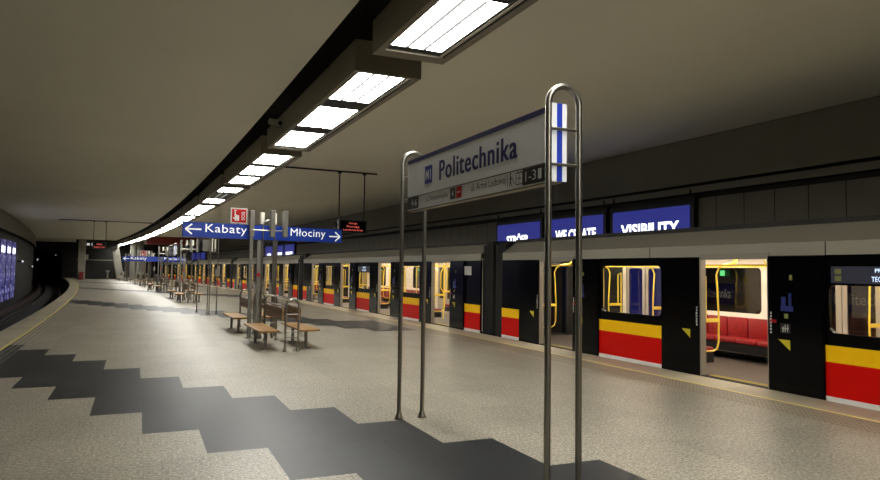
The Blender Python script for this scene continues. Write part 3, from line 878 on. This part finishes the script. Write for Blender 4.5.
        for sg in (-1, 1):
            e0, e1 = sorted((d + sg * OW, d + sg * (OW - .03))); fr.box(-.03, .09, e0, e1, -.05, H)
        fr.box(-.02, .09, d - OW, d + OW, H - .05, H + .05); fr.build('door_frame', frame_m, root)
        th = MB(); th.box(-.03, .10, d - OW, d + OW, -.10, .006); th.build('threshold', black_m, root)
        th = MB(); th.box(.14, .17, d - OW + .05, d + OW - .05, 0, .004); th.box(.24, .26, d - OW + .1, d + OW - .05, 0, .004); th.build('threshold_stripe', stick_y, root)
        # far side: closed leaves with tall panes
        for sg in (-1, 1):
            a0, a1 = sorted((d, d + sg * (OW + .02)))
            mb = holed(a0 + .01, a1 - .01, 0, H, rrect(a0 + .12, a1 - .10, .62, 1.92, .07), W - .045, W - .005)
            lf = mb.build('closed_door_leaf', jamb_m, root)
            g = MB(); g.box(W - .03, W - .02, a0 + .11, a1 - .09, .61, 1.93); g.build('door_glass', glass_d, lf)
            b = MB(); c0, c1 = sorted((d + sg * OW, d + sg * (OW + LW))); b.box(W - .06, W, c0, c1, -.3, H); b.build('side_panel', car_black, root)
        b = MB(); b.box(W - .07, W - .02, d - OW - .14, d - OW, 0, 2.13); b.box(W - .07, W - .02, d + OW, d + OW + .14, 0, 2.13); b.build('door_pillar', cream, root)
        # hoops of yellow tube beside every doorway
        for sx in (0, 1):
            fx = (lambda x: x) if sx == 0 else (lambda x: W - x)
            for sg in (-1, 1):
                a = d + sg * (OW + .12)
                pts = [(fx(.12), a, .40), (fx(.42), a, .40), (fx(.50), a, .44), (fx(.54), a, .55), (fx(.55), a, 1.0), (fx(.52), a, 1.55), (fx(.50), a, 1.78), (fx(.56), a, 1.90), (fx(.68), a, 1.97), (fx(1.0), a, 2.02), (fx(1.05), a, 2.13)]
                q = MB(); q.tube(pts, .017, 8); h = q.build('grab_hoop', rail_y, root, smooth=True)
                q = MB(); q.tube([(fx(.12), a, .95), (fx(.55), a, .95)], .02, 6); q.box(min(fx(.12), fx(.52)), max(fx(.12), fx(.52)), a - .012, a + .012, .92, .99); q.tube([(fx(.14), a, .4), (fx(.14), a, 1.8)], .018, 6); q.tube([(fx(.24), a, .95), (fx(.24), a, 1.75), (fx(.14), a, 1.78)], .015, 6); q.build('crossbar', rail_y, h, smooth=True)
                q = MB(); q.box(min(fx(.16), fx(.50)), max(fx(.16), fx(.50)), a - .006, a + .006, .45, .93); q.build('partition_glass', glass_c, h)
        q = MB(); q.tube([(W / 2, d, 0), (W / 2, d, 2.13)], .02, 8); q.build('centre_pole', rail_y, root, smooth=True)
    for x in (.62, W - .62):
        q = MB(); q.tube([(x, .5, 1.96), (x, CL - .5, 1.96)], .018, 6)
        for k in range(9): q.tube([(x, 1.2 + k * 2.3, 1.96), (x, 1.2 + k * 2.3, 2.13)], .012, 6)
        q.build('ceiling_handrail', rail_y, root, smooth=True)
    for a in (5.325, 10.475, 15.625):
        q = MB(); q.tube([(W / 2, a, 0), (W / 2, a, 1.0)], .02, 8)
        for sx in (-1, 0, 1): q.tube([(W / 2, a, .95), (W / 2 + sx * .13, a, 1.15), (W / 2 + sx * .13, a, 1.7), (W / 2, a, 1.95), (W / 2, a, 2.13)], .016, 6)
        q.build('branched_pole', rail_y, root, smooth=True)
        # benches on both sides between the doors
        for sx in (0, 1):
            f = (lambda x: x) if sx == 0 else (lambda x: W - .03 - x)
            b = MB(); b.box(min(f(.08), f(.5)), max(f(.08), f(.5)), a - 1.65, a + 1.65, .18, .35); bo = b.build('bench_base', car_black, root)
            for k in range(6):
                y0 = a - 1.65 + k * .55
                s_ = MB(); s_.box(min(f(.08), f(.52)), max(f(.08), f(.52)), y0 + .01, y0 + .54, .36, .46, bev=.03); s_.box(min(f(.07), f(.14)), max(f(.07), f(.14)), y0 + .01, y0 + .54, .42, .88, bev=.03)
                s_.build('seat', seat_red, bo, smooth=True)
    # emergency sign over the far window and bulkheads with the gangway opening
    for a in (5.65, 10.9, 16.05):
        q = MB(); q.box(W - .092, W - .086, a - .30, a - .17, 1.76, 1.88); q.build('green_sign', green_lit, root)
    for a in (.02, CL - .08):
        q = MB(); q.box(.06, .65, a, a + .06, 0, 2.13); q.box(W - .65, W - .06, a, a + .06, 0, 2.13); q.box(.65, W - .65, a, a + .06, 1.98, 2.13)
        q.box(.06, W - .06, a, a + .06, 2.17, 2.35); q.build('bulkhead', car_black, root)
    # half of the gangway bellows at either end
    for a, sg in ((0, -1), (CL, 1)):
        mb = MB(); nr = 6
        for k in range(nr):
            y0 = a + sg * (.575 * k / nr); y1 = a + sg * (.575 * (k + .8) / nr); lo, hi = min(y0, y1), max(y0, y1)
            mb.box(.10, .20, lo, hi, -.5, 2.55); mb.box(W - .20, W - .10, lo, hi, -.5, 2.55); mb.box(.20, W - .20, lo, hi, 2.25, 2.60); mb.box(.20, W - .20, lo, hi, -.5, -.05)
        lo, hi = sorted((a, a + sg * .575)); mb.box(.22, .26, lo, hi, -.3, 2.3); mb.box(W - .26, W - .22, lo, hi, -.3, 2.3); mb.box(.22, W - .22, lo, hi, 2.2, 2.24); mb.box(.22, W - .22, lo, hi, -.06, -.02)
        mb.build('gangway_bellows', rubber, root)
    return root

car0 = make_car()
labs = ['nearest metro car with open doors, cut off by the right edge',
        'second metro car from the right, beyond the first dark gangway',
        'third metro car of the train, seen behind the direction sign',
        'fourth metro car, small behind the far pylons',
        'farthest metro car in the train, near the platform end']
for i in range(5):
    sm = 5.98 + 22.08 * i
    o = car0 if i == 0 else copy_tree(car0)
    a = sm / RAD
    M = Matrix.Translation(P(sm, 9.15)) @ Matrix.Rotation(a, 4, 'Z') @ Matrix.Translation((0, -CL / 2, 0))
    o.location = M.to_translation(); o.rotation_euler = (0, 0, a)
    o['label'] = labs[i]; o['group'] = 'cars of the metro train'
    if i == 1:
        q = MB(); q.box(-.016, -.012, .55, 1.02, 1.66, 1.93); q.build('notice_sticker', stick_w, o)['label'] = 'square white notice'

# ------------------------------------------------------------------ far end of the platform
pt = thing('end_pillar', 'pale grey pillar at the far left end of the platform', 'pillar', 98.5, -1.55)
q = MB(); q.box(-.42, .42, -.4, .4, .0, CEIL, bev=.03); q.box(-.5, .5, -.48, .48, 0, .12); q.build('shaft', pillar_m, pt)
q = MB(); q.box(.42, .75, -.2, .2, 2.6, 3.2, bev=.02); q.build('loudspeaker', pillar_m, pt)
cb = thing('hydrant_cabinet', 'dark red hydrant cabinet against the pale end pillar', 'cabinet', 97.75, -1.55)
q = MB(); q.box(-.25, .25, -.15, .15, 0, 1.0, bev=.02); q.build('cabinet_body', red_box, cb)
q = MB(); q.box(-.21, .21, -.165, -.15, .08, .94); q.build('cabinet_door', red_box, cb)
sp = thing('slanted_pillar', 'slanted grey pillar below the far end of the light row', 'pillar', 100.0, 2.5)
q = MB()
q.add([(-.75, -.4, CEIL), (.2, -.4, CEIL), (.2, .4, CEIL), (-.75, .4, CEIL), (.25, -.4, 0), (1.1, -.4, 0), (1.1, .4, 0), (.25, .4, 0)],
      [(0, 1, 2, 3), (4, 5, 6, 7), (0, 1, 5, 4), (1, 2, 6, 5), (2, 3, 7, 6), (3, 0, 4, 7)])
q.build('shaft', pillar_m, sp)
q = MB(); q.box(.15, 1.2, -.5, .5, 0, .1); q.build('footing', pillar_m, sp)
lb = MB(); lb.box(-2.2, 2.6, -.4, .4, 0, 1.15)
o = lb.build('trim_2', endwall_m); o.location = P(99.2, 0.0, 4.0); o.rotation_euler = (0, 0, 99.2 / RAD); o['kind'] = 'structure'
bb = MB(); cross(bb, 104, -1.9, 3.0, 0, CEIL); cross(bb, 103.97, -1.9, 3.0, 2.52, 2.62, 1)
struct('wall_stairs', bb, [endwall_m, pillar_m], fixn=False)
ex = thing('exit_sign', 'small lit white exit sign on the beam beside the far hanging display', 'sign', 98.7, -.62, 4.3)
q = MB(); q.box(-.5, .5, -.04, .04, 0, .5); q.build('sign_case', black_m, ex)
for x in (-.25, .22):
    q = MB(); q.box(x - .17, x + .17, -.046, -.04, .1, .4); q.build('lit_field', dir_white, ex)
st = thing('barrier_post', 'small grey post standing before the dark stair opening', 'post', 99.5, 1.6)
q = MB(); q.box(-.08, .08, -.05, .05, 0, 1.0); q.box(-.22, .22, -.06, .06, 1.0, 1.2); q.build('post_body', grey_steel, st)
rb = MB(); rb.box(4.2, 9.6, -.2, .2, 4.25, CEIL)
o = rb.build('trim_3', red_beam); o.location = P(82, 0, 0); o.rotation_euler = (0, 0, 82 / RAD); o['kind'] = 'structure'
for s, u, lab in ((96.5, 4.3, 'grey round column beside the slanted pillar'), (99.0, 5.4, 'grey round column, second beyond the slanted pillar')):
    c = thing('end_column', lab, 'column', s, u, group='round columns at the far platform end')
    q = MB(); q.cyl((0, 0, 0), .42, .42, CEIL, 20); q.build('shaft', conc, c, smooth=True)
    q = MB(); q.cyl((0, 0, 0), .5, .5, .1, 20); q.build('base_ring', grey_steel, c, smooth=True)
# lamps deep in the left tunnel
for s, u, z, w, lab in ((61.0, -6.45, 2.05, .5, 'white strip lamp on the left tunnel wall just past the screens'), (74.0, -6.4, 1.65, .10, 'small white tunnel lamp low on the left wall'),
                        (90.0, -6.4, 2.35, .12, 'round white tunnel lamp, brighter of the pair beyond the left track'), (97.0, -6.4, 2.5, .08, 'tiny white tunnel lamp, farther of the pair beyond the left track'),
                        (118.0, -3.9, 3.3, .15, 'single white tunnel lamp left of the pale end pillar')):
    t = thing('tunnel_lamp', lab, 'lamp', s, u, z)
    q = MB(); q.box(-.3, .0, -.1, .1, -.05, .05); q.build('bracket', black_m, t)
    q = MB(); q.box(-.0, .06, -w, w, -.07, .07, bev=.02); q.build('lamp_lens', tlamp, t)

# ------------------------------------------------------------------ world, camera
w = bpy.data.worlds.new('World'); sc.world = w; w.use_nodes = True
w.node_tree.nodes['Background'].inputs[0].default_value = (0, 0, 0, 1)

cam = bpy.data.cameras.new('Camera'); co = bpy.data.objects.new('Camera', cam); COL.objects.link(co)
F_PX, SH, YAW, PIT, ROL = 677.19, -7.865, 0.406977, 0.056185, 0.013348
cam.sensor_fit = 'HORIZONTAL'; cam.sensor_width = 36.0; cam.lens = F_PX / 880 * 36.0
cam.shift_y = SH / 880.0; cam.clip_start = 0.05; cam.clip_end = 400
fw = Vector((math.sin(YAW) * math.cos(PIT), math.cos(YAW) * math.cos(PIT), math.sin(PIT)))
r0 = Vector((math.cos(YAW), -math.sin(YAW), 0)); u0 = r0.cross(fw)
r = r0 * math.cos(ROL) + u0 * math.sin(ROL); up = -r0 * math.sin(ROL) + u0 * math.cos(ROL)
Mx = Matrix((( r.x, up.x, -fw.x, 0), (r.y, up.y, -fw.y, 0), (r.z, up.z, -fw.z, 1.8), (0, 0, 0, 1)))
co.matrix_world = Mx
sc.camera = co
vs = sc.view_settings
vs.view_transform = 'Standard'; vs.look = 'None'; vs.exposure = 0.0; vs.gamma = 1.0; vs.use_curve_mapping = False
